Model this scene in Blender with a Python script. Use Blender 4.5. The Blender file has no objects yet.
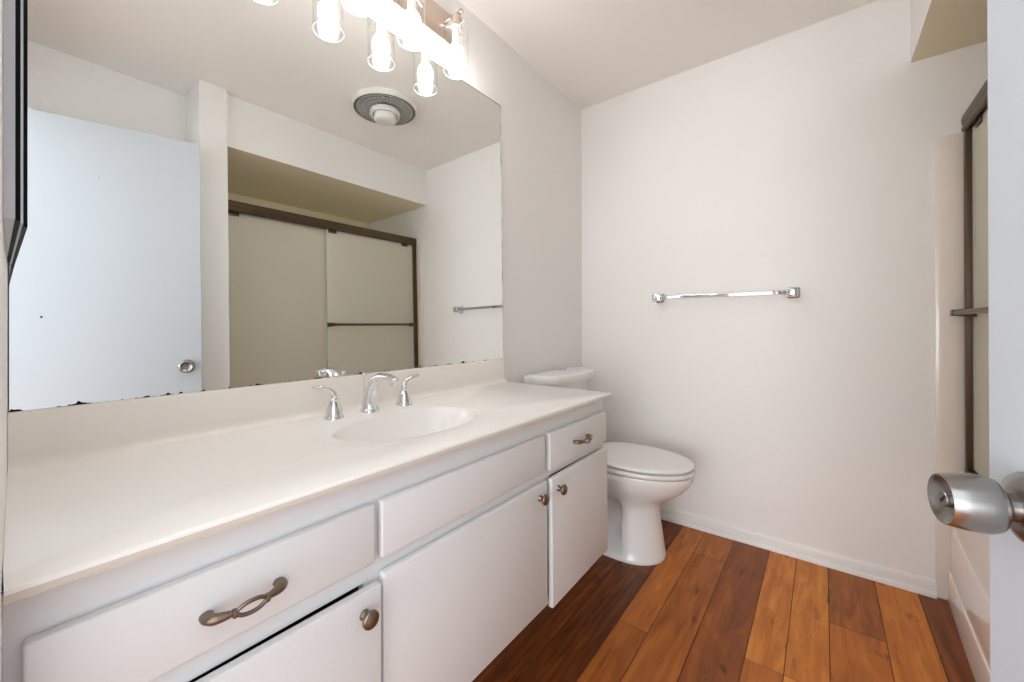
import bpy, bmesh, math, random
from mathutils import Vector, Matrix

random.seed(7)
S = bpy.context.scene
COL = S.collection
PI = math.pi

# ------------------------------------------------------------------ camera, world, light, exposure
FPX = 401.51
cam_d = bpy.data.cameras.new('camera')
cam_d.sensor_width = 36.0
cam_d.lens = 36.0 * FPX / 1024.0
cam_d.shift_y = -(341.0 - 323.644) / 1024.0
cam_d.clip_start = 0.02
cam = bpy.data.objects.new('camera', cam_d)
COL.objects.link(cam)
yaw, pitch, roll = 0.65951, 0.00192, -0.00208
Fv = Vector((-math.sin(yaw) * math.cos(pitch), math.cos(yaw) * math.cos(pitch), math.sin(pitch)))
Rv = Vector((math.cos(yaw), math.sin(yaw), 0))
Uv = Rv.cross(Fv)
R2 = Rv * math.cos(roll) + Uv * math.sin(roll)
U2 = -Rv * math.sin(roll) + Uv * math.cos(roll)
m = Matrix((R2, U2, -Fv)).transposed().to_4x4()
m.translation = Vector((1.2075, 0.0, 1.0781))
cam.matrix_world = m
S.camera = cam

w = bpy.data.worlds.new('world')
S.world = w
w.use_nodes = True
bg = w.node_tree.nodes['Background']
bg.inputs['Color'].default_value = (0.90, 0.95, 1.0, 1)
bg.inputs['Strength'].default_value = 1.08

ld = bpy.data.lights.new('daylight_from_bedroom', 'AREA')
ld.shape = 'RECTANGLE'
ld.size, ld.size_y = 2.2, 1.7
ld.energy = 38.0
ld.color = (0.95, 0.975, 1.0)
lo = bpy.data.objects.new('daylight_from_bedroom', ld)
COL.objects.link(lo)
lo.location = (1.3, -4.5, 1.15)
lo.rotation_euler = Vector((-0.05, 1, 0)).to_track_quat('-Z', 'Z').to_euler()

BULB = 23.5
S.view_settings.view_transform = 'Standard'
S.view_settings.look = 'None'
S.view_settings.gamma = 1.0
S.view_settings.use_curve_mapping = False
S.view_settings.exposure = 1.26
S.cycles.max_bounces = 14
S.cycles.diffuse_bounces = 6
S.cycles.glossy_bounces = 6
S.cycles.transparent_max_bounces = 16
S.cycles.sample_clamp_indirect = 6.0
S.cycles.blur_glossy = 0.5

# ------------------------------------------------------------------ room measures (metres)
D = 2.2812      # far wall
H = 2.44        # ceiling
XS = 1.491      # soffit face
ZS = 2.1374     # soffit underside
XR = 1.700      # right wall behind the door
XT = 2.35       # tub back wall

# ------------------------------------------------------------------ materials
def _mat(name):
    mt = bpy.data.materials.new(name)
    mt.use_nodes = True
    nt = mt.node_tree
    return mt, nt, nt.nodes['Principled BSDF']

def lin(r, g, b):
    f = lambda c: ((c / 255 + 0.055) / 1.055) ** 2.4 if c > 10 else c / 255 / 12.92
    return (f(r), f(g), f(b), 1)

def mat(name, rgb, rough=0.5, metal=0.0, spec=0.5, bump=None, var=0.0, vscale=6.0, coat=0.0):
    """principled surface with a little procedural variation of tone and an optional bump (scale, strength)"""
    mt, nt, p = _mat(name)
    col = lin(*rgb)
    p.inputs['Roughness'].default_value = rough
    p.inputs['Metallic'].default_value = metal
    p.inputs['Specular IOR Level'].default_value = spec
    p.inputs['Coat Weight'].default_value = coat
    tc = nt.nodes.new('ShaderNodeTexCoord')
    nz = nt.nodes.new('ShaderNodeTexNoise')
    nz.inputs['Scale'].default_value = vscale
    nz.inputs['Detail'].default_value = 3
    nt.links.new(tc.outputs['Object'], nz.inputs['Vector'])
    mx = nt.nodes.new('ShaderNodeMix')
    mx.data_type = 'RGBA'
    mx.inputs['A'].default_value = tuple(c * (1 - var) for c in col[:3]) + (1,)
    mx.inputs['B'].default_value = tuple(min(1, c * (1 + var)) for c in col[:3]) + (1,)
    nt.links.new(nz.outputs['Fac'], mx.inputs['Factor'])
    nt.links.new(mx.outputs['Result'], p.inputs['Base Color'])
    if bump:
        nb = nt.nodes.new('ShaderNodeTexNoise')
        nb.inputs['Scale'].default_value = bump[0]
        nb.inputs['Detail'].default_value = 2
        nt.links.new(tc.outputs['Object'], nb.inputs['Vector'])
        bp = nt.nodes.new('ShaderNodeBump')
        bp.inputs['Strength'].default_value = bump[1]
        bp.inputs['Distance'].default_value = 0.004
        nt.links.new(nb.outputs['Fac'], bp.inputs['Height'])
        nt.links.new(bp.outputs['Normal'], p.inputs['Normal'])
    return mt

def thin_glass(name, tint, refl=1.0):
    mt, nt, p = _mat(name)
    nt.nodes.remove(p)
    out = nt.nodes['Material Output']
    tr = nt.nodes.new('ShaderNodeBsdfTransparent')
    tr.inputs['Color'].default_value = tint + (1,)
    gl = nt.nodes.new('ShaderNodeBsdfGlossy')
    gl.inputs['Roughness'].default_value = 0.01
    fr = nt.nodes.new('ShaderNodeFresnel')
    ge = nt.nodes.new('ShaderNodeNewGeometry')
    io = nt.nodes.new('ShaderNodeMix')
    io.inputs['A'].default_value = 1.45; io.inputs['B'].default_value = 1 / 1.45
    nt.links.new(ge.outputs['Backfacing'], io.inputs['Factor'])
    nt.links.new(io.outputs['Result'], fr.inputs['IOR'])
    ml = nt.nodes.new('ShaderNodeMath')
    ml.operation = 'MULTIPLY'
    ml.inputs[1].default_value = refl
    ml.use_clamp = True
    nt.links.new(fr.outputs['Fac'], ml.inputs[0])
    mx = nt.nodes.new('ShaderNodeMixShader')
    nt.links.new(ml.outputs[0], mx.inputs['Fac'])
    nt.links.new(tr.outputs[0], mx.inputs[1])
    nt.links.new(gl.outputs[0], mx.inputs[2])
    nt.links.new(mx.outputs[0], out.inputs['Surface'])
    return mt

def emit(name, rgb, strength):
    mt, nt, p = _mat(name)
    p.inputs['Base Color'].default_value = (0.9, 0.9, 0.88, 1)
    p.inputs['Emission Color'].default_value = rgb + (1,)
    p.inputs['Emission Strength'].default_value = strength
    return mt

M_WALL = mat('wall_paint', (240, 238, 236), 0.55, bump=(170, 0.22), var=0.012, vscale=2)
M_CEIL = mat('ceiling_paint', (246, 242, 237), 0.7, bump=(120, 0.12), var=0.012, vscale=2)
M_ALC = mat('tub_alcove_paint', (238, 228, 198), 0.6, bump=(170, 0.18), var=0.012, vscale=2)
M_TRIM = mat('trim_white_gloss', (236, 234, 232), 0.3, var=0.01)
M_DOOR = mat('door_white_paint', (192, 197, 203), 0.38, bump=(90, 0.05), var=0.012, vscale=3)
M_CAB = mat('cabinet_white_paint', (225, 225, 225), 0.4, bump=(110, 0.08), var=0.015, vscale=5)
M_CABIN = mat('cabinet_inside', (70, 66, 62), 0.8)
M_TOP = mat('cultured_marble', (246, 243, 239), 0.22, bump=None, var=0.012, vscale=9, coat=0.2)
M_SPL = mat('cultured_marble_shaded', (240, 233, 225), 0.2, var=0.015, vscale=8, coat=0.2)  # same marble as the top, with the backsplash's shading put in as beige
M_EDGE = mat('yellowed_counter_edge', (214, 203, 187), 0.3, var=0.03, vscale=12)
M_PORC = mat('porcelain', (238, 237, 235), 0.2, var=0.005, coat=0.15)
M_SEAT = mat('seat_plastic', (235, 234, 232), 0.2, var=0.005)
M_ACR = mat('tub_acrylic', (240, 230, 220), 0.15, var=0.008, coat=0.3)
M_CHROME = mat('chrome', (226, 227, 230), 0.06, metal=1.0)
M_NICKEL = mat('satin_nickel', (158, 155, 152), 0.27, metal=1.0, var=0.02, vscale=40)
M_FIXT = mat('brushed_nickel_plate', (205, 190, 178), 0.35, metal=1.0, var=0.02, vscale=60)
M_PEWTER = mat('antique_pewter', (138, 122, 108), 0.34, metal=1.0, var=0.22, vscale=70)
M_BRONZE = mat('bronze_aluminium', (92, 76, 60), 0.38, metal=0.75, var=0.06, vscale=12)
M_DARK = mat('dark_gasket', (6, 16, 20), 0.6, spec=0.15)
M_BLACK = mat('black_hole', (8, 8, 8), 0.9)
M_WHITEPL = mat('white_plastic', (222, 222, 216), 0.35)
M_FANGRILL = mat('fan_grille_grey', (190, 188, 184), 0.35, metal=0.2, var=0.12, vscale=30)
M_FANDARK = mat('fan_recess', (104, 100, 95), 0.5, var=0.2, vscale=25)
M_CABMET = mat('cabinet_white_metal', (214, 217, 222), 0.4)
M_GEDGE = mat('mirror_glass_edge', (186, 194, 188), 0.3)
M_STAIN = mat('grey_scuff', (120, 116, 112), 0.8, var=0.3, vscale=80)
M_PLASTER = mat('bare_plaster', (214, 206, 190), 0.85, bump=(60, 0.6), var=0.12, vscale=45)
M_BULB = emit('bulb_glow', (1.0, 0.985, 0.965), BULB)
M_SHADE = thin_glass('clear_shade_glass', (0.985, 0.985, 0.985), 1.9)
M_RIM = mat('shade_rim_glow', (240, 242, 242), 0.1)  # opaque white: the light caught in the glass rim is put into the colour
def obscure_glass():
    """frosted shower glass: scatters light both ways under a polished face"""
    mt, nt, p = _mat('obscure_shower_glass')
    N, L = nt.nodes, nt.links
    N.remove(p)
    tl = N.new('ShaderNodeBsdfTranslucent'); tl.inputs['Color'].default_value = (0.92, 0.90, 0.77, 1)
    df = N.new('ShaderNodeBsdfDiffuse'); df.inputs['Color'].default_value = (0.92, 0.90, 0.78, 1)
    gl = N.new('ShaderNodeBsdfGlossy'); gl.inputs['Roughness'].default_value = 0.12
    tc = N.new('ShaderNodeTexCoord'); vo = N.new('ShaderNodeTexNoise'); vo.inputs['Scale'].default_value = 120
    L.new(tc.outputs['Object'], vo.inputs['Vector'])
    bp = N.new('ShaderNodeBump'); bp.inputs['Strength'].default_value = 0.08; bp.inputs['Distance'].default_value = 0.002
    L.new(vo.outputs['Fac'], bp.inputs['Height']); L.new(bp.outputs['Normal'], gl.inputs['Normal'])
    m1 = N.new('ShaderNodeMixShader'); m1.inputs['Fac'].default_value = 0.5
    L.new(tl.outputs[0], m1.inputs[1]); L.new(df.outputs[0], m1.inputs[2])
    m2 = N.new('ShaderNodeMixShader'); m2.inputs['Fac'].default_value = 0.05
    L.new(m1.outputs[0], m2.inputs[1]); L.new(gl.outputs[0], m2.inputs[2])
    L.new(m2.outputs[0], N['Material Output'].inputs['Surface'])
    return mt
M_PANE = obscure_glass()
M_PANEDGE = mat('shower_glass_edge', (176, 184, 168), 0.25)

def mirror_mat(name, worn):
    """silvered glass; on the worn one the silver has gone black in flakes along the lower and right edges"""
    mt, nt, p = _mat(name)
    N, L = nt.nodes, nt.links
    p.inputs['Base Color'].default_value = (0.865, 0.885, 0.87, 1)
    p.inputs['Metallic'].default_value = 1.0
    p.inputs['Roughness'].default_value = 0.0
    if not worn: return mt
    def math_(op, a, b=None):
        n = N.new('ShaderNodeMath'); n.operation = op
        for i, v in enumerate((a, b)):
            if v is None: continue
            if isinstance(v, (int, float)): n.inputs[i].default_value = v
            else: L.new(v, n.inputs[i])
        return n.outputs[0]
    tc = N.new('ShaderNodeTexCoord'); sp = N.new('ShaderNodeSeparateXYZ')
    L.new(tc.outputs['Object'], sp.inputs[0])
    def noise(sy, sz, det):
        mp = N.new('ShaderNodeMapping'); mp.inputs['Scale'].default_value = (1, sy, sz)
        L.new(tc.outputs['Object'], mp.inputs['Vector'])
        n = N.new('ShaderNodeTexNoise'); n.inputs['Scale'].default_value = 1; n.inputs['Detail'].default_value = det
        L.new(mp.outputs[0], n.inputs['Vector']); return n.outputs['Fac']
    # distance from the lower edge compared with a ragged threshold
    rag = math_('MULTIPLY', math_('MAXIMUM', math_('SUBTRACT', noise(21, 0, 4), 0.53), 0.0), 0.040)
    rag = math_('ADD', rag, math_('MULTIPLY', math_('MAXIMUM', math_('SUBTRACT', noise(90, 60, 2), 0.53), 0.0), 0.02))
    low = math_('LESS_THAN', sp.outputs['Z'], rag)
    rag2 = math_('MULTIPLY', math_('MAXIMUM', math_('SUBTRACT', noise(0, 9, 4), 0.46), 0.0), 0.02)
    side = math_('GREATER_THAN', math_('ADD', sp.outputs['Y'], rag2), 0.7172)
    topl = math_('GREATER_THAN', math_('ADD', sp.outputs['Z'], math_('MULTIPLY', rag2, 0.3)), 1.1920)
    msk = math_('MAXIMUM', math_('MAXIMUM', low, side), topl)
    bs = N.new('ShaderNodeBsdfDiffuse'); bs.inputs['Color'].default_value = (0.012, 0.011, 0.010, 1)
    mx = N.new('ShaderNodeMixShader'); L.new(msk, mx.inputs['Fac']); L.new(p.outputs[0], mx.inputs[1]); L.new(bs.outputs[0], mx.inputs[2])
    L.new(mx.outputs[0], N['Material Output'].inputs['Surface'])
    return mt
M_MIRROR = mirror_mat('silvered_mirror', False)
M_MIRROR_WORN = mirror_mat('worn_mirror', True)

def floor_mat():
    """laminate planks: tone per plank from the mesh colour layer, grain, cathedral figure and dark streaks along the plank"""
    mt, nt, p = _mat('wood_laminate')
    N, L = nt.nodes, nt.links
    at = N.new('ShaderNodeVertexColor'); at.layer_name = 'plank'
    sep = N.new('ShaderNodeSeparateColor'); L.new(at.outputs['Color'], sep.inputs[0])
    tc = N.new('ShaderNodeTexCoord')
    off = N.new('ShaderNodeCombineXYZ')
    mo = N.new('ShaderNodeMath'); mo.operation = 'MULTIPLY'; mo.inputs[1].default_value = 37.0
    L.new(sep.outputs['Green'], mo.inputs[0])
    L.new(mo.outputs[0], off.inputs['X']); L.new(mo.outputs[0], off.inputs['Y'])
    add = N.new('ShaderNodeVectorMath'); add.operation = 'ADD'
    L.new(tc.outputs['Object'], add.inputs[0]); L.new(off.outputs[0], add.inputs[1])
    def scaled(sx, sy):
        mp = N.new('ShaderNodeMapping'); mp.inputs['Scale'].default_value = (sx, sy, 1)
        L.new(add.outputs[0], mp.inputs['Vector']); return mp
    n1 = N.new('ShaderNodeTexNoise'); n1.inputs['Scale'].default_value = 1; n1.inputs['Detail'].default_value = 6
    n1.inputs['Roughness'].default_value = 0.65
    L.new(scaled(60, 3.2).outputs[0], n1.inputs['Vector'])
    n2 = N.new('ShaderNodeTexNoise'); n2.inputs['Scale'].default_value = 1; n2.inputs['Detail'].default_value = 3
    n2.inputs['Distortion'].default_value = 1.4
    L.new(scaled(17, 3.2).outputs[0], n2.inputs['Vector'])
    wv = N.new('ShaderNodeTexWave'); wv.wave_type = 'BANDS'; wv.bands_direction = 'X'
    wv.inputs['Scale'].default_value = 1.0; wv.inputs['Distortion'].default_value = 14.0
    wv.inputs['Detail'].default_value = 2; wv.inputs['Detail Scale'].default_value = 0.6
    L.new(scaled(10, 0.9).outputs[0], wv.inputs['Vector'])
    n3 = N.new('ShaderNodeTexNoise'); n3.inputs['Scale'].default_value = 1; n3.inputs['Detail'].default_value = 4
    n3.inputs['Distortion'].default_value = 0.35
    L.new(scaled(30, 8).outputs[0], n3.inputs['Vector'])
    # plank tone
    ramp = N.new('ShaderNodeValToRGB')
    e = ramp.color_ramp.elements
    e[0].position = 0.0; e[0].color = lin(84, 40, 13)
    e[1].position = 1.0; e[1].color = lin(230, 152, 62)
    e2 = e.new(0.35); e2.color = lin(140, 74, 24)
    e3 = e.new(0.7); e3.color = lin(192, 112, 40)
    a1 = N.new('ShaderNodeMath'); a1.operation = 'MULTIPLY_ADD'
    a1.inputs[1].default_value = 0.46; L.new(n1.outputs['Fac'], a1.inputs[0]); L.new(sep.outputs['Red'], a1.inputs[2])
    a2 = N.new('ShaderNodeMath'); a2.operation = 'MULTIPLY_ADD'
    a2.inputs[1].default_value = 0.62; L.new(n2.outputs['Fac'], a2.inputs[0]); L.new(a1.outputs[0], a2.inputs[2])
    # cathedral figure, stronger on planks with a high blue channel
    wb = N.new('ShaderNodeMath'); wb.operation = 'MULTIPLY'
    L.new(wv.outputs['Fac'], wb.inputs[0]); L.new(sep.outputs['Blue'], wb.inputs[1])
    a3 = N.new('ShaderNodeMath'); a3.operation = 'MULTIPLY_ADD'; a3.inputs[1].default_value = 0.11
    L.new(wb.outputs[0], a3.inputs[0]); L.new(a2.outputs[0], a3.inputs[2])
    a4 = N.new('ShaderNodeMath'); a4.operation = 'SUBTRACT'; a4.inputs[1].default_value = 0.57
    L.new(a3.outputs[0], a4.inputs[0])
    L.new(a4.outputs[0], ramp.inputs['Fac'])
    # dark knots and streaks
    r2 = N.new('ShaderNodeValToRGB')
    r2.color_ramp.elements[0].position = 0.62; r2.color_ramp.elements[0].color = (0, 0, 0, 1)
    r2.color_ramp.elements[1].position = 0.78; r2.color_ramp.elements[1].color = (1, 1, 1, 1)
    L.new(n3.outputs['Fac'], r2.inputs['Fac'])
    ms = N.new('ShaderNodeMath'); ms.operation = 'MULTIPLY'; ms.inputs[1].default_value = 0.9
    L.new(r2.outputs['Color'], ms.inputs[0])
    mx = N.new('ShaderNodeMix'); mx.data_type = 'RGBA'
    L.new(ms.outputs[0], mx.inputs['Factor']); L.new(ramp.outputs['Color'], mx.inputs['A'])
    mx.inputs['B'].default_value = lin(62, 30, 14)
    L.new(mx.outputs['Result'], p.inputs['Base Color'])
    p.inputs['Roughness'].default_value = 0.4
    p.inputs['Specular IOR Level'].default_value = 0.3
    bp = N.new('ShaderNodeBump'); bp.inputs['Strength'].default_value = 0.12; bp.inputs['Distance'].default_value = 0.002
    L.new(n1.outputs['Fac'], bp.inputs['Height']); L.new(bp.outputs['Normal'], p.inputs['Normal'])
    return mt
M_FLOOR = floor_mat()
M_SEAM = mat('plank_seam', (44, 22, 12), 0.8)

# ------------------------------------------------------------------ mesh helpers (world coordinates throughout)
ORG = {}          # world origin of each object
def empty(name, loc, label, cat, group=None, parent=None):
    o = bpy.data.objects.new(name, None)
    COL.objects.link(o)
    o.empty_display_size = 0.05
    o.location = loc
    ORG[o.name] = Vector(loc)
    tag(o, label, cat, group)
    return o

def tag(o, label=None, cat=None, group=None, kind=None):
    if label: o['label'] = label
    if cat: o['category'] = cat
    if group: o['group'] = group
    if kind: o['kind'] = kind
    return o

def obj(name, bm, mats, parent=None, org=None, smooth=None):
    """links the world-space bmesh as ONE mesh object whose origin is org (default: its parent's)"""
    if not isinstance(mats, (list, tuple)): mats = [mats]
    pw = ORG[parent.name] if parent else Vector((0, 0, 0))
    og = Vector(org) if org is not None else pw.copy()
    bmesh.ops.translate(bm, verts=bm.verts[:], vec=-og)
    bmesh.ops.recalc_face_normals(bm, faces=bm.faces[:])
    me = bpy.data.meshes.new(name)
    bm.to_mesh(me); bm.free()
    for k in mats: me.materials.append(k)
    if smooth is not None:
        me.polygons.foreach_set('use_smooth', [True] * len(me.polygons))
        me.set_sharp_from_angle(angle=math.radians(smooth))
    o = bpy.data.objects.new(name, me)
    COL.objects.link(o)
    if parent: o.parent = parent
    o.location = og - pw
    ORG[o.name] = og
    return o

def BM(): return bmesh.new()

def box(bm, a, b, bevel=0.0, seg=2, mi=0):
    t = BM()
    x0, y0, z0 = (min(p, q) for p, q in zip(a, b)); x1, y1, z1 = (max(p, q) for p, q in zip(a, b))
    v = [t.verts.new(c) for c in ((x0,y0,z0),(x1,y0,z0),(x1,y1,z0),(x0,y1,z0),(x0,y0,z1),(x1,y0,z1),(x1,y1,z1),(x0,y1,z1))]
    for f in ((0,3,2,1),(4,5,6,7),(0,1,5,4),(1,2,6,5),(2,3,7,6),(3,0,4,7)): t.faces.new([v[i] for i in f])
    if bevel: bmesh.ops.bevel(t, geom=t.edges[:], offset=bevel, segments=seg, profile=0.5, affect='EDGES', clamp_overlap=True)
    merge(bm, t, mi)

def merge(bm, t, mi=None, M=None):
    mp = {}
    for v in t.verts: mp[v] = bm.verts.new(M @ v.co if M else v.co)
    for f in t.faces:
        try:
            g = bm.faces.new([mp[v] for v in f.verts]); g.material_index = f.material_index if mi is None else mi; g.smooth = f.smooth
        except ValueError: pass
    t.free()

def prism(bm, pts, z0, z1, mi=0):
    lo_ = [bm.verts.new((x, y, z0)) for x, y in pts]; hi = [bm.verts.new((x, y, z1)) for x, y in pts]
    n = len(pts)
    fs = [bm.faces.new(lo_[::-1]), bm.faces.new(hi)]
    for i in range(n): fs.append(bm.faces.new((lo_[i], lo_[(i+1) % n], hi[(i+1) % n], hi[i])))
    for f in fs: f.material_index = mi

def loft(bm, rings, cap0=True, cap1=True, closed=True, mi=0):
    vr = [[bm.verts.new(p) for p in r] for r in rings]
    n = len(vr[0])
    for a, b in zip(vr, vr[1:]):
        for i in range(n if closed else n - 1):
            f = bm.faces.new((a[i], a[(i+1) % n], b[(i+1) % n], b[i])); f.material_index = mi
    if cap0: bm.faces.new(vr[0][::-1]).material_index = mi
    if cap1: bm.faces.new(vr[-1]).material_index = mi
    return vr

def lathe(bm, prof, org, axis=(0, 0, 1), n=32, mi=0, cap0=True, cap1=True):
    """prof: (radius, distance along axis)"""
    ax = Vector(axis).normalized(); o = Vector(org)
    u = ax.orthogonal().normalized(); v = ax.cross(u)
    rings = []
    for r, s in prof:
        r = max(r, 1e-4)
        rings.append([o + ax * s + u * (r * math.cos(2*PI*k/n)) + v * (r * math.sin(2*PI*k/n)) for k in range(n)])
    return loft(bm, rings, cap0, cap1, True, mi)

def spline(pts, n=8):
    """Catmull-Rom through tuples of any length"""
    P = [tuple(pts[0])] + [tuple(p) for p in pts] + [tuple(pts[-1])]
    out = []
    for i in range(1, len(P) - 2):
        for k in range(n):
            t = k / n
            out.append(tuple(0.5 * (2*b + (c-a)*t + (2*a-5*b+4*c-d)*t*t + (-a+3*b-3*c+d)*t**3)
                             for a, b, c, d in zip(P[i-1], P[i], P[i+1], P[i+2])))
    out.append(tuple(pts[-1]))
    return out

def tube(bm, pts, n=16, up=(0, 0, 1), flat=1.0, mi=0, caps=True):
    """pts: (x,y,z,r) or (x,y,z,rw,rh): swept ellipse, rw across, rh along 'up'"""
    rings = []
    U = Vector(up)
    for i, p in enumerate(pts):
        c = Vector(p[:3]); rw = p[3]; rh = p[4] if len(p) > 4 else p[3] * flat
        a = Vector(pts[max(0, i-1)][:3]); b = Vector(pts[min(len(pts)-1, i+1)][:3])
        t = (b - a).normalized()
        s = t.cross(U)
        if s.length < 1e-4: s = t.cross(Vector((0, 1, 0)))
        s.normalize(); q = s.cross(t).normalized()
        rings.append([c + s * (rw*math.cos(2*PI*k/n)) + q * (rh*math.sin(2*PI*k/n)) for k in range(n)])
    return loft(bm, rings, caps, caps, True, mi)

def structure(name, bm, mats, label, cat, parent=None, smooth=None):
    o = obj(name, bm, mats, parent, smooth=smooth)
    if parent is None: tag(o, label, cat, None, 'structure')
    return o

# ------------------------------------------------------------------ the setting
# floor: planks run towards the far wall; irregular widths
FX = [-0.12, 0.03, 0.16, 0.30, 0.470, 0.614, 0.720, 0.856, 1.003, 1.108, 1.221, 1.374, 1.503, 1.66, 1.80, 1.95, 2.10, 2.25, 2.46]
tones = {5: [(-1.3, .30), (0.62, .30), (1.396, .42)], 6: [(-1.3, .30), (0.9, .30), (2.02, .36)], 7: [(-1.3, .30), (1.0, .17)],
         4: [(-1.3, .22), (0.7, .08), (1.72, .16)], 8: [(-1.3, .35), (1.485, .50)], 9: [(-1.3, .62), (1.485, .50)],
         10: [(-1.3, .50), (1.30, .40), (1.850, .26)], 11: [(-1.3, .40), (1.2, .48)], 12: [(-1.3, .25), (0.8, .30)]}
bm = BM()
lay = bm.loops.layers.color.new('plank')
rnd = random.Random(11)
for i in range(len(FX) - 1):
    tl = tones.get(i) or [(-1.3, rnd.uniform(.15, .6)), (rnd.uniform(0, .6), rnd.uniform(.15, .6)), (rnd.uniform(1.2, 1.9), rnd.uniform(.15, .6))]
    for k, (ya, tone) in enumerate(tl):
        yb = tl[k+1][0] if k + 1 < len(tl) else D + 0.1
        g = 0.0011
        vs = [bm.verts.new(c) for c in ((FX[i]+g, ya+g, 0), (FX[i+1]-g, ya+g, 0), (FX[i+1]-g, yb-g, 0), (FX[i]+g, yb-g, 0))]
        vd = [bm.verts.new((v.co.x, v.co.y, -0.003)) for v in vs]
        fs = [bm.faces.new(vs)]
        for a in range(4): fs.append(bm.faces.new((vs[a], vd[a], vd[(a+1) % 4], vs[(a+1) % 4])))
        colr = (tone * .8 + .50, rnd.random(), rnd.random() ** 2 * .5, 1)
        if i in (3, 4, 12): colr = (tone * .9 + .24, rnd.random(), 1.0, 1)
        for f in fs:
            for lp in f.loops: lp[lay] = colr
box(bm, (-0.12, -1.3, -0.1), (2.46, D + 0.1, -0.003), mi=1)
fl = structure('floor', bm, [M_FLOOR, M_SEAM], 'orange brown wood plank laminate floor running to the far wall', 'floor')

bm = BM(); box(bm, (-0.1, -0.12, H), (2.45, D + 0.1, H + 0.1))
structure('ceiling', bm, M_CEIL, 'plain off-white painted ceiling', 'ceiling')
bm = BM(); box(bm, (-0.1, -0.12, 0), (0, D + 0.1, H))
structure('wall_left', bm, M_WALL, 'off-white wall carrying the big mirror and light bar', 'wall')
bm = BM(); box(bm, (0, D, 0), (2.45, D + 0.1, H))
wb_ = structure('wall_back', bm, M_WALL, 'plain off-white far wall with the chrome towel bar', 'wall')
bm = BM(); box(bm, (XR, -0.12, 0), (XR + 0.1, 0.678, H))
structure('wall_right', bm, M_WALL, 'off-white wall behind the open door, seen in the mirror', 'wall')
bm = BM(); prism(bm, [(1.453, 0.678), (2.45, 0.678), (2.45, 0.806), (1.453, 0.806)], 0, H)
structure('wall_partition', bm, M_WALL, 'narrow white wall end beside the tub, seen in the mirror', 'wall')
bm = BM(); box(bm, (XT, 0.806, 0), (XT + 0.1, D, H))
structure('wall_tub', bm, M_ALC, 'cream wall at the back of the tub alcove', 'wall')
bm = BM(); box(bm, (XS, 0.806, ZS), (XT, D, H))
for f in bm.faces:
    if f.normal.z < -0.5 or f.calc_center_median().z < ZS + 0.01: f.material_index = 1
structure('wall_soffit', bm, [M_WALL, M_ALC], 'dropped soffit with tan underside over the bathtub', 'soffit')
# near wall with the doorway: slightly out of square, seen edge-on
bm = BM()
prism(bm, [(0, 0.0155), (0, -0.1), (0.62, -0.1), (0.62, 0.0032)], 0, H)
prism(bm, [(1.60, -0.03), (1.60, -0.12), (XR, -0.12), (XR, -0.03)], 0, H)
prism(bm, [(0.62, 0.0032), (0.62, -0.1), (1.60, -0.1), (1.60, -0.03)], 2.10, H)
structure('wall_near', bm, M_WALL, 'white wall at the left end of the vanity, edge-on, with the doorway', 'wall')

def baseboard(name, pts, nrm, label):
    """pts: two floor points of the wall line; nrm: direction into the room"""
    a, b = Vector(pts[0] + (0,)), Vector(pts[1] + (0,)); n = Vector(nrm + (0,))
    prof = [(0, 0), (0.022, 0), (0.022, 0.012), (0.020, 0.019), (0.014, 0.0235), (0.0075, 0.0245), (0.0065, 0.0275), (0.0115, 0.030), (0.0115, 0.052), (0.009, 0.060), (0.0, 0.063)]
    bm = BM()
    loft(bm, [[p + n * d + Vector((0, 0, z)) for d, z in prof] for p in (a, b)])
    return structure(name, bm, M_TRIM, label, 'baseboard', smooth=35)
baseboard('baseboard_back', ((0.0, D), (1.556, D)), (0, -1), 'glossy white two-step baseboard along the far wall')
baseboard('baseboard_left', ((0.0, 1.48), (0.0, D - 0.02)), (1, 0), 'white baseboard on the mirror wall behind the toilet')

# ------------------------------------------------------------------ open door at the right
EG = Vector((1.3465, 0.652, 0)); AL = Vector((-0.2508, 0.968, 0)).normalized(); NR = Vector((-0.968, -0.2508, 0)).normalized()
HG = EG - AL * 0.762
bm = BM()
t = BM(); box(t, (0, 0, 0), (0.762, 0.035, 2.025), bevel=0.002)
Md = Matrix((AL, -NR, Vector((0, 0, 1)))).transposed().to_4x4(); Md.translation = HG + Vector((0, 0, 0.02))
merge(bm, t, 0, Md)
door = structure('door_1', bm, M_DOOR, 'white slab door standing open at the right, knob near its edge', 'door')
K = EG - AL * 0.060 + Vector((0, 0, 0.904))
bm = BM()
lathe(bm, [(0.0335, 0), (0.0335, 0.003), (0.031, 0.007), (0.024, 0.0105), (0.0165, 0.013)], K, NR, 48)
rose = None
knob_bm = BM()
lathe(knob_bm, [(0.0135, 0.0096), (0.0125, 0.0154), (0.0135, 0.0192), (0.019, 0.0226), (0.0248, 0.0269), (0.0268, 0.0326), (0.0272, 0.0394),
                (0.0262, 0.0518), (0.0240, 0.0634), (0.0234, 0.0645), (0.0226, 0.0643), (0.0205, 0.0629), (0.0125, 0.0581), (0.0085, 0.0576)], K, NR, 56)
knob = obj('door_knob', knob_bm, M_NICKEL, door, smooth=40)
obj('rose', bm, M_NICKEL, knob, smooth=40)
bm = BM()
lathe(bm, [(0.0075, 0.055), (0.0075, 0.0620), (0.0068, 0.0628), (0.0001, 0.0628)], K, NR, 24)
box_t = BM(); box(box_t, (-0.0012, -0.005, 0.0622), (0.0012, 0.005, 0.0632), mi=1)
ax = NR; u = ax.orthogonal().normalized(); v = ax.cross(u)
Mk = Matrix((u, v, ax)).transposed().to_4x4(); Mk.translation = K
merge(bm, box_t, 1, Mk)
obj('lock_button', bm, [M_NICKEL, M_BLACK], knob, smooth=40)
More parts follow.
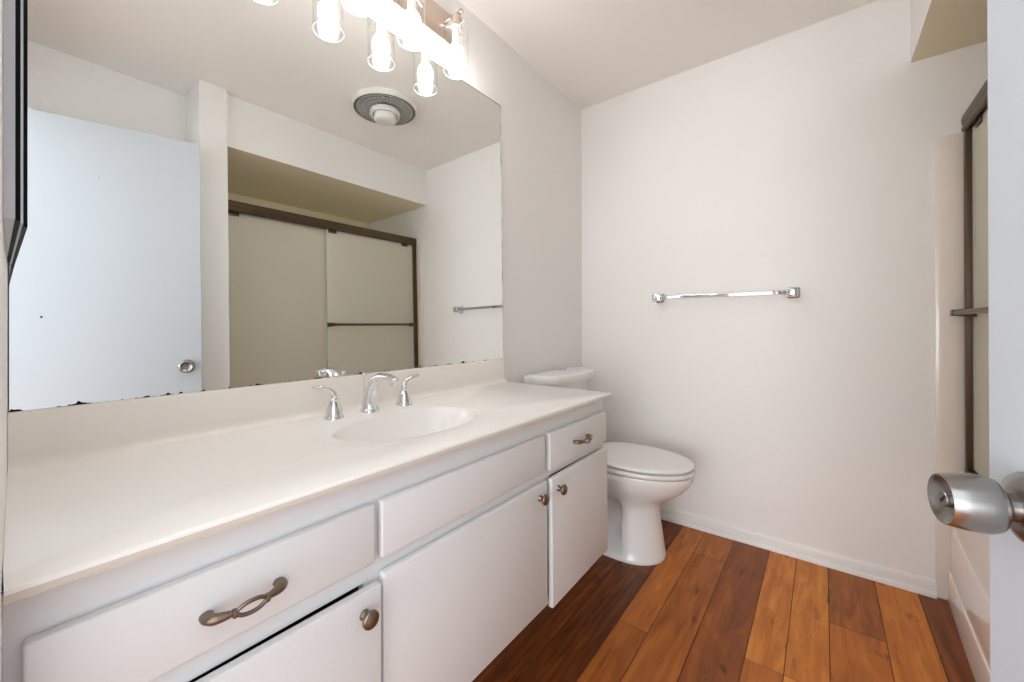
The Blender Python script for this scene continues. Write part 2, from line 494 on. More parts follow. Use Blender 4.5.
def door_mark(s, z, r):
    bm = BM(); c = EG - AL * s + Vector((0, 0, z))
    lathe(bm, [(r, 0.0002), (r * .8, 0.0006), (0.0001, 0.0006)], c, NR, 10)
    return obj('nail_hole', bm, M_BLACK, door)
door_mark(0.545, 1.15, 0.0045); door_mark(0.37, 1.79, 0.002)
bm = BM()
for zc_ in (0.25, 1.05, 1.85):
    lathe(bm, [(0.007, 0), (0.007, 0.09)], HG - NR * 0.004 - AL * 0.004 + Vector((0, 0, zc_ - 0.045)), (0, 0, 1), 12)
obj('hinge', bm, M_NICKEL, door)

# ------------------------------------------------------------------ vanity cabinet
XF, XD, YE = 0.526, 0.544, 1.457
van = empty('vanity_cabinet', (0.27, 0.73, 0), 'long white painted vanity cabinet with drawers and doors under the mirror', 'cabinet')
bm = BM()
FR = 0.508                                     # back of the face frame
for z0_, z1_ in ((0.205, 0.236), (0.603, 0.648), (0.731, 0.7965)): box(bm, (FR, 0.0053, z0_), (XF, YE, z1_))
box(bm, (FR, 0.0053, 0.5948), (XF, 1.066, 0.603))
for ya_, yb_ in ((0.0053, 0.034), (0.424, 0.460), (1.006, 1.066), (1.424, YE)):
    
    if not 1.0 < ya_ < 1.1: box(bm, (FR, ya_, 0.236), (XF, yb_, 0.603 if ya_ > 1.2 else 0.5948))
    box(bm, (FR, ya_, 0.648), (XF, yb_, 0.731))
obj('face_frame', bm, M_CAB, van)
bm = BM()
box(bm, (0.004, 0.0145, 0.225), (FR, 0.034, 0.7965)); box(bm, (0.004, YE - 0.018, 0.225), (FR, YE, 0.7965)); box(bm, (0.004, 0.0145, 0.2051), (FR, YE, 0.225))
obj('carcass', bm, M_CAB, van)
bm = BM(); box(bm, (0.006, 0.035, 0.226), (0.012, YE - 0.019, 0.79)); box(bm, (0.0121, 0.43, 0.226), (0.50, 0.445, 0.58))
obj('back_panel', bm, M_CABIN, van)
bm = BM(); box(bm, (0.30, 0.03, 0.0), (0.318, YE - 0.04, 0.205))
obj('toe_kick', bm, M_CAB, van)

def pull(yc, zc, parent, label=None):
    """bow pull with flared feet and an open twisted oval in the middle"""
    x0 = XD; h = 0.0455
    bm = BM()
    for s in (-1, 1):
        arm = [(x0 + 0.000, yc + s*h, zc, 0.0085, 0.006), (x0 + 0.010, yc + s*(h+0.001), zc, 0.0085, 0.006), (x0 + 0.018, yc + s*(h-0.004), zc, 0.0075, 0.007),
               (x0 + 0.0225, yc + s*(h-0.014), zc, 0.0055, 0.006), (x0 + 0.025, yc + s*(h-0.024), zc, 0.0038, 0.0042), (x0 + 0.027, yc + s*0.021, zc, 0.0036, 0.004)]
        tube(bm, spline(arm, 5), 12)
        lathe(bm, [(0.004, -0.003), (0.0062, -0.002), (0.0065, 0), (0.0062, 0.002), (0.004, 0.003)], (x0 + 0.027, yc + s*0.0205, zc), (0, 1, 0), 14)
    obj_bow = bm
    for s in (-1, 1):
        st = [(x0 + 0.027, yc - 0.021, zc, 0.0030), (x0 + 0.0285, yc - 0.012, zc + s*0.0062, 0.0030), (x0 + 0.029, yc, zc + s*0.0082, 0.0030),
              (x0 + 0.0285, yc + 0.012, zc + s*0.0062, 0.0030), (x0 + 0.027, yc + 0.021, zc, 0.0030)]
        tube(obj_bow, spline(st, 6), 10, up=(1, 0, 0))
    return obj('handle', obj_bow, M_PEWTER, parent, smooth=50)

def knob_at(x, y, z, parent, axis=(1, 0, 0)):
    bm = BM()
    lathe(bm, [(0.0095, 0), (0.0095, 0.0015), (0.0065, 0.005), (0.0055, 0.010), (0.0075, 0.0135), (0.0140, 0.0165), (0.0160, 0.0195), (0.0158, 0.0225),
               (0.0135, 0.0255), (0.0125, 0.0256), (0.0100, 0.0275), (0.0050, 0.0290), (0.0001, 0.0293)], (x, y, z), axis, 28)
    return obj('knob', bm, M_PEWTER, parent, smooth=50)

def front(name, y0, y1, z0, z1, dx0=0.0, dx1=0.0, dxb=0.0):
    """overlay front; dx0 / dx1: how far its left / right edge stands ajar, dxb: its lower edge"""
    bm = BM(); box(bm, (XF, y0, z0), (XD, y1, z1), bevel=0.004, seg=3)
    for v_ in bm.verts:
        t_ = (v_.co.y - y0) / (y1 - y0); s_ = 1 - (v_.co.z - z0) / (z1 - z0)
        v_.co.x += 0.0006 + dx0 * (1 - t_) + dx1 * t_ + dxb * s_
    return obj(name, bm, M_CAB, van, smooth=40)
d1 = front('drawer', 0.0185, 0.4375, 0.633, 0.742); tag(d1, 'long drawer front with a bow pull')
pull(0.222, 0.684, d1)
fp = front('false_drawer_front', 0.4515, 1.019, 0.633, 0.742); tag(fp, 'blank drawer front below the sink')
d3 = front('drawer', 1.045, 1.450, 0.628, 0.742); tag(d3, 'short drawer front at the toilet end')
pull(1.240, 0.684, d3)
c2 = front('door', 0.030, 0.4455, 0.220, 0.595, 0.001, 0.009); knob_at(XD + 0.009, 0.4085, 0.556, c2); tag(c2, 'cabinet door standing slightly ajar')
c3 = front('door', 0.455, 1.031, 0.226, 0.6035); knob_at(XD, 0.988, 0.565, c3)
c4 = front('door', 1.046, 1.456, 0.208, 0.6035, 0.006, 0.0, 0.002); knob_at(XD + 0.006, 1.083, 0.565, c4)
for zz in (0.532, 0.262):
    bm = BM()
    box(bm, (XF, 0.4475, zz - 0.026), (XF + 0.006, 0.4535, zz + 0.026), bevel=0.0015)
    for q in (-0.015, 0, 0.015): lathe(bm, [(0.0035, -0.006), (0.0035, 0.006)], (XF + 0.007, 0.4505, zz + q), (0, 0, 1), 10)
    obj('hinge', bm, M_TRIM, c3)

# ------------------------------------------------------------------ countertop with integral basin
ZC, ZB, XC, YC = 0.8133, 0.797, 0.5595, 1.466
Y0C = 0.006
top = empty('countertop', (0.28, 0.74, ZB), 'cream cultured marble vanity top with integral oval basin and backsplash', 'countertop')
CX, CY, AX, AY = 0.316, 0.703, 0.133, 0.210
NB = 96
def se(a, n=2.25):
    c, s = math.cos(a), math.sin(a)
    return (math.copysign(abs(c) ** (2/n), c), math.copysign(abs(s) ** (2/n), s))
angs = sorted(set([2*PI*k/NB for k in range(NB)]))
def y_left(x): return 0.0152 - 0.0198 * x      # the near wall is slightly out of square
def rect_pt(a):
    c, s = math.cos(a), math.sin(a)
    ts = []
    if c > 1e-9: ts.append((XC - CX) / c)
    if c < -1e-9: ts.append((0.003 - CX) / c)
    if s > 1e-9: ts.append((YC - CY) / s)
    if s < -1e-9: ts.append((Y0C - CY) / s)
    t_ = min(ts); return (CX + c*t_, CY + s*t_)
for cx_, cy_ in ((XC, YC), (0.003, YC), (XC, Y0C), (0.003, Y0C)):
    a = math.atan2(cy_ - CY, cx_ - CX) % (2*PI)
    j = min(range(len(angs)), key=lambda q: abs(angs[q] - a)); angs[j] = a
bm = BM()
def ring_e(k, z): return [(CX + AX*k*se(a)[0], CY + AY*k*se(a)[1], z) for a in angs]
outer = [rect_pt(a) for a in angs]
def ins(p, d):
    return (min(max(p[0], 0.003), XC - d), min(max(p[1], Y0C + 0.0), YC - d))
rings = [ring_e(1.0, ZC - 0.0025), ring_e(1.012, ZC - 0.0008), ring_e(1.03, ZC)]
rings.append([(*ins(p, 0.006), ZC) for p in outer])
rings.append([(*ins(p, 0.0018), ZC - 0.0018) for p in outer])
rings.append([(*ins(p, 0.0), ZC - 0.006) for p in outer])
rings.append([(*ins(p, 0.0), ZB + 0.003) for p in outer])
rings.append([(*ins(p, 0.003), ZB) for p in outer])
rings.append([(*ins(p, 0.03), ZB) for p in outer])
fixed = []
for r in rings:
    fixed.append([(x, max(y, y_left(x) + 0.0005) if y < 0.03 else y, z) for x, y, z in r])
loft(bm, fixed, False, False)
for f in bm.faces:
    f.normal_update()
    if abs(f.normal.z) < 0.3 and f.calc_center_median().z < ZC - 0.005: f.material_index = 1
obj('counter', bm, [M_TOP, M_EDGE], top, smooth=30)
bm = BM()
prof = [(1.0, 0.0025), (0.985, 0.006), (0.95, 0.020), (0.90, 0.042), (0.83, 0.068), (0.72, 0.092), (0.56, 0.110), (0.36, 0.121), (0.16, 0.126), (0.09, 0.1275)]
loft(bm, [[(CX + AX*k*se(a)[0] - 0.02*(d/0.1275), CY + AY*k*se(a)[1], ZC - d) for a in angs] for k, d in prof], False, True)
obj('basin', bm, M_TOP, top, smooth=60)
bm = BM(); lathe(bm, [(0.022, 0), (0.022, 0.003), (0.018, 0.004), (0.015, 0.002), (0.0001, 0.002)], (CX - 0.02, CY, ZC - 0.1278), (0, 0, 1), 28)
obj('drain', bm, M_CHROME, top, smooth=40)
bm = BM()
ZP = 0.9176
pf = [(0.003, ZC - 0.001), (0.050, ZC - 0.0002), (0.043, ZC + 0.0015), (0.036, ZC + 0.006), (0.0315, ZC + 0.013), (0.030, ZC + 0.022), (0.0275, ZP - 0.005), (0.0262, ZP - 0.0015), (0.0225, ZP), (0.003, ZP)]
loft(bm, [[(x, (YC - 0.004 if yy > 1 else y_left(x) + 0.0008), z) for x, z in pf] for yy in (0, 2)])
sp = obj('backsplash', bm, M_SPL, top, smooth=35)

# ------------------------------------------------------------------ widespread faucet
fau = empty('faucet', (0.107, 0.706, ZC), 'chrome widespread faucet with curved spout and two lever handles', 'faucet')
bm = BM()
FXc, FYc = 0.107, 0.706
lathe(bm, [(0.0275, 0.0), (0.0275, 0.004), (0.0262, 0.007), (0.0235, 0.010), (0.0225, 0.012)], (FXc, FYc, ZC), (0, 0, 1), 36)
sp_pts = [(FXc, FYc, ZC + 0.008, 0.0240, 0.0240), (FXc + 0.001, FYc, ZC + 0.03, 0.0215, 0.0220), (FXc + 0.006, FYc, ZC + 0.06, 0.0185, 0.0195), (FXc + 0.019, FYc, ZC + 0.087, 0.0165, 0.0165),
          (FXc + 0.042, FYc, ZC + 0.1055, 0.0155, 0.0125), (FXc + 0.072, FYc, ZC + 0.1125, 0.0150, 0.0095), (FXc + 0.104, FYc, ZC + 0.1105, 0.0140, 0.0080), (FXc + 0.130, FYc, ZC + 0.1055, 0.0110, 0.0055), (FXc + 0.136, FYc, ZC + 0.104, 0.006, 0.003)]
rings_pts = spline(sp_pts, 6)
tube(bm, rings_pts, 24, up=(-1, 0, 0.02))
spout = obj('spout', bm, M_CHROME, fau, smooth=60)
bm = BM(); lathe(bm, [(0.0105, 0), (0.0115, 0.002), (0.0115, 0.016)], (FXc + 0.112, FYc, ZC + 0.090), (0.12, 0, 1), 24)
obj('aerator', bm, M_CHROME, spout, smooth=40)
bm = BM()
lathe(bm, [(0.0022, 0), (0.0022, 0.100), (0.0050, 0.103), (0.0064, 0.109), (0.0050, 0.115), (0.0001, 0.117)], (FXc - 0.030, FYc, ZC), (0, 0, 1), 16)
obj('lift_rod', bm, M_CHROME, fau, smooth=50)
def handle(y, s, dx, lift):
    bm = BM(); o = (FXc + 0.002, y, ZC)
    lathe(bm, [(0.0268, 0.0), (0.0268, 0.004), (0.0250, 0.007), (0.0232, 0.009), (0.0225, 0.014), (0.0200, 0.026), (0.0165, 0.037), (0.0125, 0.045), (0.0105, 0.049),
               (0.0118, 0.051), (0.0122, 0.054), (0.0108, 0.0565), (0.0075, 0.059), (0.0062, 0.061)], o, (0, 0, 1), 32)
    h = obj('handle', bm, M_CHROME, fau, smooth=45)
    bm = BM(); x0 = o[0]; z0 = ZC + 0.058
    pts = [(x0, y, z0, 0.0080, 0.0080), (x0, y, z0 + 0.009, 0.0082, 0.0078), (x0 + dx*0.1, y + s*0.005, z0 + 0.018, 0.0076, 0.0066), (x0 + dx*0.35, y + s*0.018, z0 + 0.024 + lift*0.3, 0.0088, 0.0052),
           (x0 + dx*0.7, y + s*0.036, z0 + 0.025 + lift*0.65, 0.0092, 0.0042), (x0 + dx, y + s*0.052, z0 + 0.025 + lift, 0.0072, 0.0030), (x0 + dx*1.03, y + s*0.055, z0 + 0.025 + lift, 0.002, 0.0014)]
    tube(bm, spline(pts, 6), 18, up=(0, -s * 0.9, 0.45))
    obj('lever', bm, M_CHROME, h, smooth=60)
handle(0.591, -1, -0.012, 0.010)
handle(0.833, 1, 0.006, 0.010)

# ------------------------------------------------------------------ wall mirror (leans a little, its foot on the backsplash)
MT = 0.0122
def mx_(z, d=0.0): return 0.0114 - MT * (z - 1.5) + d
mir = empty('wall_mirror', (0.012, 0.75, 0.918), 'large frameless wall mirror above the vanity with worn lower edge', 'mirror')
y0m, y1m, z0m, z1m = 0.0170, 1.4672, 0.9180, 2.1127
bm = BM()
vs = [bm.verts.new((mx_(z, d), y, z)) for d in (0.0, -0.0036) for y, z in ((y0m, z0m), (y1m, z0m), (y1m, z1m), (y0m, z1m))]
bm.faces.new(vs[:4]); bm.faces.new(vs[4:][::-1]).material_index = 1
for a in range(4): bm.faces.new((vs[a], vs[(a+1) % 4], vs[4 + (a+1) % 4], vs[4 + a])).material_index = 1
obj('mirror_glass', bm, [M_MIRROR_WORN, M_GEDGE], mir)
# ------------------------------------------------------------------ medicine cabinet on the near wall, seen edge-on
med = empty('medicine_cabinet', (0.26, 0.0, 1.21), 'mirror-fronted medicine cabinet seen edge-on at the far left', 'cabinet')
XM = 0.50
bm = BM(); prism(bm, [(0.075, 0.0141), (XM, 0.0058), (XM, 0.0143), (0.075, 0.0143)], 1.1965, 2.12)
obj('cabinet_body', bm, M_CABMET, med)
bm = BM(); box(bm, (0.024, 0.0142, 1.195), (XM + 0.0004, 0.0180, 2.12), bevel=0.0006)
obj('gasket', bm, M_DARK, med)
bm = BM(); box(bm, (0.024, 0.0180, 1.192), (XM + 0.0002, 0.0200, 2.12))
dm = obj('door', bm, M_CABMET, med)
bm = BM(); box(bm, (0.024, 0.0200, 1.1885), (XM + 0.0006, 0.0230, 2.123), mi=1)
for f in bm.faces:
    if f.calc_center_median().y > 0.0229: f.material_index = 0
obj('mirror_glass', bm, [M_MIRROR, M_DARK], dm)

# ------------------------------------------------------------------ four-light vanity bar
YL = [0.475, 0.678, 0.879, 1.089]
ZA, XB = 2.272, 0.094
vl = empty('vanity_light', (0.0, 0.80, 2.27), 'nickel four-bulb light bar with clear glass cylinder shades above the mirror', 'wall light')
bm = BM(); box(bm, (0.0015, 0.415, 2.207), (0.024, 1.142, 2.329), bevel=0.004)
obj('backplate', bm, M_FIXT, vl, smooth=40)
for y in YL:
    bm = BM()
    tube(bm, [(0.023, y, ZA, 0.006), (0.118, y, ZA, 0.006)], 16)
    lathe(bm, [(0.014, 0), (0.014, 0.004), (0.007, 0.008)], (0.0235, y, ZA), (1, 0, 0), 20)
    lathe(bm, [(0.006, 0), (0.0085, 0.001), (0.0092, 0.005), (0.0085, 0.010), (0.004, 0.012)], (0.116, y, ZA), (1, 0, 0), 20)
    arm = obj('arm', bm, M_FIXT, vl, smooth=40)
    bm = BM()
    lathe(bm, [(0.006, 0), (0.010, -0.006), (0.020, -0.010), (0.0215, -0.014), (0.0215, -0.052), (0.017, -0.056)], (XB, y, ZA), (0, 0, 1), 28)
    so = obj('socket', bm, M_FIXT, vl, smooth=40)
    for k in range(3):
        a = PI/2 + 2*PI*k/3 + 0.35
        bm = BM(); d = (math.cos(a), math.sin(a), 0)
        lathe(bm, [(0.0024, 0.020), (0.0024, 0.054), (0.0042, 0.055), (0.0042, 0.062), (0.002, 0.063)], (XB, y, ZA - 0.052), d, 12)
        obj('thumbscrew', bm, M_CHROME, so, smooth=40)
    # clear glass cylinder: closed shoulder at the top, open below, fire-polished rim
    bm = BM(); zb = 2.049; zt = 2.218
    lathe(bm, [(0.0470, zb), (0.0470, zt - 0.008), (0.0445, zt - 0.002), (0.038, zt), (0.0225, zt)], (XB, y, 0), (0, 0, 1), 48, cap0=False, cap1=False)
    sh = obj('glass_shade', bm, M_SHADE, vl, smooth=60)
    bm = BM()
    prof_t = [(0.0470 + 0.0018*math.cos(2*PI*k/10), zb + 0.0018*math.sin(2*PI*k/10)) for k in range(11)]
    lathe(bm, prof_t, (XB, y, 0), (0, 0, 1), 48, cap0=False, cap1=False)
    obj('rim', bm, M_RIM, sh, smooth=60)
    bm = BM()
    lathe(bm, [(0.0135, 2.220), (0.0140, 2.180), (0.0160, 2.162), (0.0225, 2.142)], (XB, y, 0), (0, 0, 1), 28)
    bl = obj('bulb', bm, M_WHITEPL, vl, smooth=50)
    bm = BM()
    lathe(bm, [(0.0225, 2.142), (0.0268, 2.133), (0.0300, 2.122), (0.0310, 2.111), (0.0300, 2.100), (0.0268, 2.089), (0.0205, 2.0805), (0.0120, 2.0755), (0.0001, 2.0735)], (XB, y, 0), (0, 0, 1), 32)
    obj('diffuser', bm, M_BULB, bl, smooth=80)

# ------------------------------------------------------------------ ceiling fan (seen in the mirror)
FC = (0.905, 1.463)
fan = empty('exhaust_fan', (FC[0], FC[1], H), 'round ceiling exhaust fan with grey grille and white hub', 'fan')
bm = BM(); lathe(bm, [(0.187, 0), (0.187, -0.003), (0.1855, -0.030), (0.184, -0.033), (0.181, -0.033), (0.178, -0.028)], (FC[0], FC[1], H - 0.0005), (0, 0, 1), 64, cap1=False)
obj('trim_ring', bm, M_WHITEPL, fan, smooth=50)
bm = BM()
lathe(bm, [(0.181, -0.030), (0.176, -0.033), (0.168, -0.026), (0.10, -0.008), (0.06, -0.006)], (FC[0], FC[1], H), (0, 0, 1), 64, cap0=False)
obj('recess', bm, M_FANDARK, fan, smooth=50)
bm = BM()
for k in range(60):
    a = 2*PI*k/60; c, s = math.cos(a), math.sin(a)
    t = BM(); box(t, (0.075, -0.0022, -0.030), (0.166, 0.0022, -0.020))
    for v_ in t.verts:
        if v_.co.x > 0.1: v_.co.z -= 0.004
        else: v_.co.z -= 0.002
    Mr = Matrix.Rotation(a, 4, 'Z'); Mr.translation = Vector((FC[0], FC[1], H)); merge(bm, t, 0, Mr)
for rr in (0.105, 0.135, 0.163):
    lathe(bm, [(rr - 0.002, -0.034), (rr + 0.002, -0.034), (rr + 0.002, -0.024), (rr - 0.002, -0.024), (rr - 0.002, -0.034)], (FC[0], FC[1], H), (0, 0, 1), 64, cap0=False, cap1=False)
obj('grille', bm, M_FANGRILL, fan, smooth=40)
bm = BM(); lathe(bm, [(0.086, -0.040), (0.090, -0.062), (0.086, -0.069), (0.074, -0.070), (0.068, -0.060), (0.068, -0.040)], (FC[0], FC[1], H), (0, 0, 1), 48)
obj('hub_ring', bm, M_WHITEPL, fan, smooth=40)
bm = BM(); lathe(bm, [(0.064, -0.044), (0.066, -0.088), (0.062, -0.098), (0.050, -0.105), (0.028, -0.109), (0.0001, -0.110)], (FC[0], FC[1], H), (0, 0, 1), 48)
obj('hub_cap', bm, M_WHITEPL, fan, smooth=50)

# ------------------------------------------------------------------ toilet
TY = 1.885
toi = empty('toilet', (0.38, TY, 0), 'white elongated two-piece toilet between the vanity and the far wall', 'toilet')
def egg(xb, xf, hw, z, n=64, nb=3.2, cy=TY, xm=None, notch=0.0):
    """closed outline: rounded front at xf, squarer back at xb, half width hw"""
    xm = xm if xm is not None else xb + (xf - xb) * 0.46
    out = []
    for k in range(n):
        a = 2*PI*k/n; c, s = math.cos(a), math.sin(a)
        if c >= 0: x = xm + (xf - xm) * abs(c) ** (2/2.1); y = hw * math.copysign(abs(s) ** (2/2.1), s)
        else: x = xm - (xm - xb) * abs(c) ** (2/nb); y = hw * math.copysign(abs(s) ** (2/nb), s)
        if notch and x < 0.47:
            q = min(1, (0.47 - x) / 0.022); q = q*q*(3 - 2*q); y *= 1 - notch * q
        out.append((x, cy + y, z))
    return out
bm = BM()
secs = [(0.17, .629, .140, 0.0, 0, .46), (0.168, .630, .141, 0.006, 0, .46), (0.17, .629, .140, 0.016, 0, .46), (0.18, .627, .136, 0.022, .12, .46), (0.18, .624, .131, 0.05, .40, .46),
        (0.18, .615, .122, 0.12, .48, .46), (0.18, .605, .114, 0.18, .48, .45), (0.18, .603, .113, 0.225, .42, .44), (0.17, .612, .117, 0.252, .16, .43), (0.15, .640, .130, 0.275, .04, .43),
        (0.12, .680, .149, 0.300, 0, .43), (0.09, .712, .165, 0.325, 0, .43), (0.07, .734, .176, 0.350, 0, .43), (0.055, .748, .183, 0.375, 0, .43), (0.05, .753, .186, 0.395, 0, .43), (0.052, .751, .184, 0.402, 0, .43), (0.06, .742, .176, 0.405, 0, .43)]
loft(bm, [egg(xb, xf, hw, z, notch=nt_, xm=xm_) for xb, xf, hw, z, nt_, xm_ in secs])
obj('bowl', bm, M_PORC, toi, smooth=50)
def slab(name, xb, xf, hw, z0, z1, mt, dome=0.0, r=0.006, nb=2.6):
    bm = BM(); R = []
    for d, z in ((r, z0), (r*.3, z0 + r*.3), (0, z0 + r), (0, z1 - r), (r*.3, z1 - r*.3), (r, z1)):
        R.append(egg(xb + d, xf - d, hw - d, z, nb=nb, xm=.48))
    for k, q in ((0.93, .12), (0.86, .3), (0.7, .62), (0.45, .88), (0.2, .99)):
        cxx = (xb + xf) / 2
        R.append([(cxx + (x - cxx)*k, TY + (y - TY)*k, z1 + dome * q) for x, y, z in R[5]])
    loft(bm, R)
    return obj(name, bm, mt, toi, smooth=50)
slab('seat', 0.275, .758, .190, 0.4095, 0.4280, M_SEAT)
lid = slab('seat_lid', 0.262, .757, .189, 0.4335, 0.4500, M_SEAT, dome=0.007, r=.008)
for s in (-1, 1):
    bm = BM(); lathe(bm, [(0.011, -0.02), (0.011, 0.02)], (0.263, TY + s*0.075, 0.430), (0, 1, 0), 16)
    obj('seat_hinge', bm, M_SEAT, toi, smooth=40)
def dshape(x0, x1, y0, y1, z, r, bow, n=10):
    pts = [(x0, y0), (x0, y1)]
    for k in range(n + 1):
        a = PI/2 * k / n; pts.append((x1 - r + r*math.sin(a) - bow, y1 - r*0.75 + r*0.75*math.cos(a)))
    m_ = 12
    for k in range(1, m_):
        t_ = k / m_; pts.append((x1 - bow + bow*math.sin(PI*t_), (y1 - r*.75) + (y0 + r*.75 - y1 + r*.75)*t_))
    for k in range(n + 1):
        a = PI/2 * (1 - k / n); pts.append((x1 - r + r*math.sin(a) - bow, y0 + r*0.75 - r*0.75*math.cos(a)))
    return [(x, y, z) for x, y in pts]
TC = 1.857
bm = BM()
loft(bm, [dshape(0.03 - e, 0.185 + e, TC - .205 - e, TC + .205 + e, z, .075, .018) for z, e in ((0.392, -.03), (0.40, -.018), (0.43, -.010), (0.60, 0), (0.786, 0.004))])
obj('tank', bm, M_PORC, toi, smooth=50)
bm = BM()
loft(bm, [dshape(0.030 + e, 0.222 - e, TC - .244 + e, TC + .244 - e, z, .085, .022) for z, e in ((0.784, .008), (0.7855, .002), (0.790, 0), (0.816, 0), (0.823, .0025), (0.827, .008), (0.8285, .02))])
tl_ = obj('tank_lid', bm, M_PORC, toi, smooth=50)
bm = BM(); lathe(bm, [(0.024, 0), (0.024, 0.003), (0.021, 0.0055), (0.0001, 0.006)], (0.088, TC + 0.035, 0.828), (0, 0, 1), 28)
box(bm, (0.0665, TC + 0.034, 0.8335), (0.1095, TC + 0.036, 0.8346), mi=1)
obj('flush_button', bm, [M_CHROME, M_BLACK], tl_, smooth=40)

# ------------------------------------------------------------------ towel bar on the far wall
ZT = 1.223
tb = empty('towel_bar', (0.79, D, ZT), 'chrome towel bar with square end posts on the far wall', 'towel bar')
bm = BM(); box(bm, (0.50, D - 0.066, ZT - 0.009), (1.085, D - 0.056, ZT + 0.009), bevel=0.002)
obj('bar', bm, M_CHROME, tb, smooth=40)
for x in (0.487, 1.097):
    bm = BM()
    def sq(h, d, c=0.25):
        e = h * c
        return [(x + a, D - d, ZT + b) for a, b in ((-h, -h+e), (-h+e, -h), (h-e, -h), (h, -h+e), (h, h-e), (h-e, h), (-h+e, h), (-h, h-e))]
    loft(bm, [sq(.025, 0.0005), sq(.025, .008), sq(.018, .014), sq(.0165, .034), sq(.022, .042), sq(.0225, .066), sq(.019, .074), sq(.012, .077)])
    obj('post', bm, M_CHROME, tb, smooth=20)

# ------------------------------------------------------------------ bathtub, surround, sliding shower door
Y0T, Y1T = 0.811, D - 0.008
tub = empty('bathtub', (1.95, (Y0T + Y1T) / 2, 0), 'beige acrylic bathtub with ridged apron behind the shower door', 'bathtub')
def xa(y):                                      # gently bowed apron
    t_ = (y - Y0T) / (Y1T - Y0T)
    return 1.603 - 0.026 * math.sin(PI * t_)
NY = 36
ys = [Y0T + (Y1T - Y0T) * k / NY for k in range(NY + 1)]
ap = [(0, .014), (.110, .013), (.114, .0115), (.116, .0075), (.285, .007), (.289, .0055), (.291, 0), (.47, -.002), (.488, -.001), (.497, .004 - .009), (.5, -.014)]
bm = BM()
loft(bm, [[(xa(y) - d, y, z) for z, d in ap] for y in ys], False, False, False)
obj('apron', bm, M_ACR, tub, smooth=40)
bm = BM()
def rr(x0, x1, y0, y1, z, r, n=8):
    out = []
    for cx_, cy_, a0 in ((x1-r, y1-r, 0), (x0+r, y1-r, PI/2), (x0+r, y0+r, PI), (x1-r, y0+r, 3*PI/2)):
        for k in range(n + 1): a = a0 + PI/2*k/n; out.append((cx_ + r*math.cos(a), cy_ + r*math.sin(a), z))
    return out
inner = [rr(1.72 + d, 2.28 - d, Y0T + .10 + d, Y1T - .10 - d*1.6, z, .14) for d, z in ((-.012, .5), (0, .49), (.02, .40), (.05, .2), (.09, .14))]
loft(bm, inner, False, True)
nI = len(inner[0])
rimo = []
for (x, y, z) in inner[0]:
    # project outward on the tub's outline
    cx_, cy_ = 2.0, (Y0T + Y1T) / 2
    dx_, dy_ = x - cx_, y - cy_
    t_ = min([(XT - 0.01 - cx_) / dx_ if dx_ > 1e-6 else 9, (1.634 - cx_) / dx_ if dx_ < -1e-6 else 9, (Y1T - cy_) / dy_ if dy_ > 1e-6 else 9, (Y0T - cy_) / dy_ if dy_ < -1e-6 else 9])
    rimo.append((cx_ + dx_*t_, cy_ + dy_*t_, .5))
loft(bm, [rimo, inner[0]], False, False)
# ledge strip from the bowed apron to the rim
vr1 = [bm.verts.new((xa(y) + .014, y, .5)) for y in ys]; vr2 = [bm.verts.new((1.66, y, .5001)) for y in ys]
for k in range(NY): bm.faces.new((vr1[k], vr1[k+1], vr2[k+1], vr2[k]))
obj('tub_basin', bm, M_ACR, tub, smooth=40)

sur = empty('tub_surround', (2.0, D, 0.5), 'glossy beige wall panels lining the tub alcove', 'wall panel')
bm = BM()
box(bm, (1.556, D - 0.007, 0.0), (1.632, D - 0.0005, 1.812), bevel=0.002)
box(bm, (1.632, D - 0.006, 0.502), (XT - 0.006, D - 0.0005, 1.812))
obj('end_panel', bm, M_ACR, sur, smooth=40)
bm = BM(); box(bm, (XT - 0.007, 0.812, 0.502), (XT - 0.0005, D - 0.007, 1.812))
obj('back_panel', bm, M_ACR, sur)
bm = BM(); box(bm, (1.60, 0.8065, 0.502), (XT - 0.007, 0.812, 1.812))
obj('end_panel', bm, M_ACR, sur)

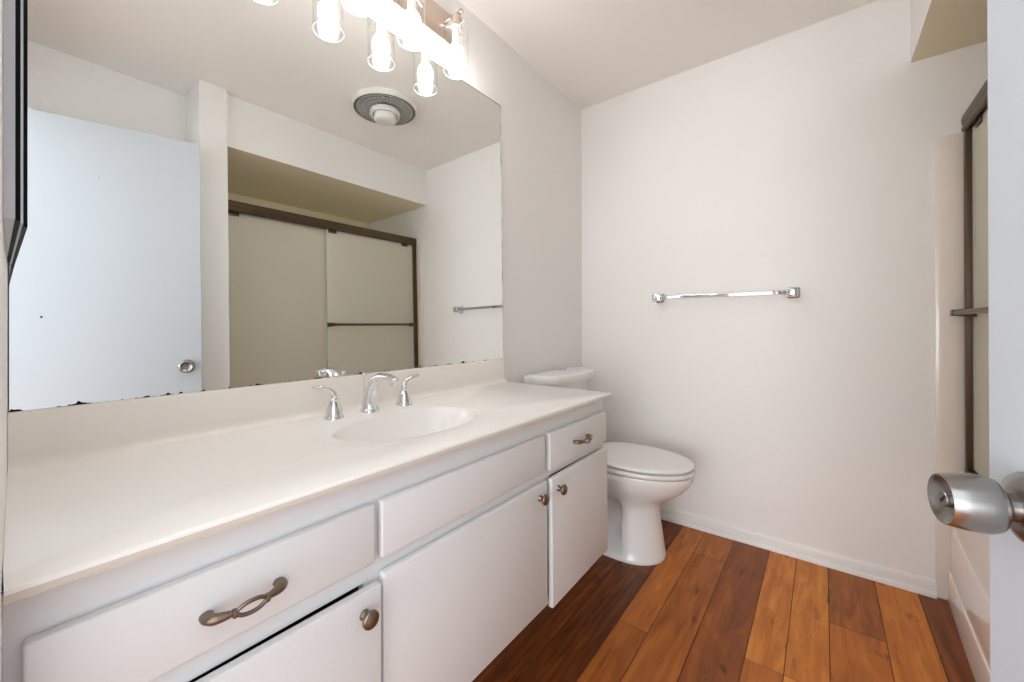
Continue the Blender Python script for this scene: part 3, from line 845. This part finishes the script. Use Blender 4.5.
sd = empty('shower_door', (1.65, 1.56, 0.5), 'sliding glass shower door in a dark bronze frame over the tub', 'shower door')
YJ0, YJ1 = 0.813, D - 0.008
bm = BM()
loft(bm, [[(x + 0.008, y, z - 0.011) for x, z in ((1.624, 1.822), (1.620, 1.828), (1.620, 1.838), (1.624, 1.844), (1.621, 1.850), (1.619, 1.868), (1.622, 1.882), (1.630, 1.886), (1.672, 1.886), (1.678, 1.880), (1.678, 1.822), (1.668, 1.820), (1.664, 1.830), (1.634, 1.830), (1.630, 1.820))] for y in (YJ0, YJ1)])
obj('header_track', bm, M_BRONZE, sd, smooth=40)
for a, b in ((YJ0, YJ0 + .03), (YJ1 - .03, YJ1)):
    bm = BM(); box(bm, (1.633, a, .525), (1.682, b, 1.8085), bevel=.003)
    obj('jamb', bm, M_BRONZE, sd, smooth=40)
bm = BM(); box(bm, (1.632, YJ0, .5003), (1.684, YJ1, .526), bevel=.003)
obj('bottom_track', bm, M_BRONZE, sd, smooth=40)
def pane(name, x, ya, yb):
    bm = BM(); z0_, z1_ = .53, 1.815          # one scattering sheet with ground edge strips round it
    bm.faces.new([bm.verts.new(c) for c in ((x, ya, z0_), (x, yb, z0_), (x, yb, z1_), (x, ya, z1_))])
    for y_ in (ya, yb): box(bm, (x - .003, y_ - .0025, z0_), (x + .003, y_ + .0025, z1_), mi=1)
    return obj(name, bm, [M_PANE, M_PANEDGE], sd)
p1 = pane('glass_panel', 1.653, 1.471, YJ1 - .031)
p2 = pane('glass_panel', 1.671, YJ0 + .031, 1.600)
bm = BM()
for x, y in ((1.653, 1.52), (1.653, 2.16), (1.671, 0.90), (1.671, 1.54)):
    box(bm, (x - .007, y - .03, 1.790), (x + .007, y + .03, 1.814), bevel=.003)
obj('roller_bracket', bm, M_BRONZE, sd, smooth=40)
ZH = 1.118
bm = BM()
tube(bm, [(1.592, 1.482, ZH, .005, .009), (1.592, 2.205, ZH, .005, .009)], 16)
for y, s in ((1.490, 1), (2.195, -1)):
    loft(bm, [[(1.592 + a, y + s*(yy - .008) + s*o_, ZH + zz) for yy, zz in ((-w_, -h_), (w_, -h_), (w_, h_), (-w_, h_))] for a, w_, h_, o_ in ((-.006, .016, .011, .006), (.008, .014, .012, .004), (.030, .010, .014, 0), (.0575, .010, .016, 0))])
obj('pull_bar', bm, M_BRONZE, p1, smooth=40)
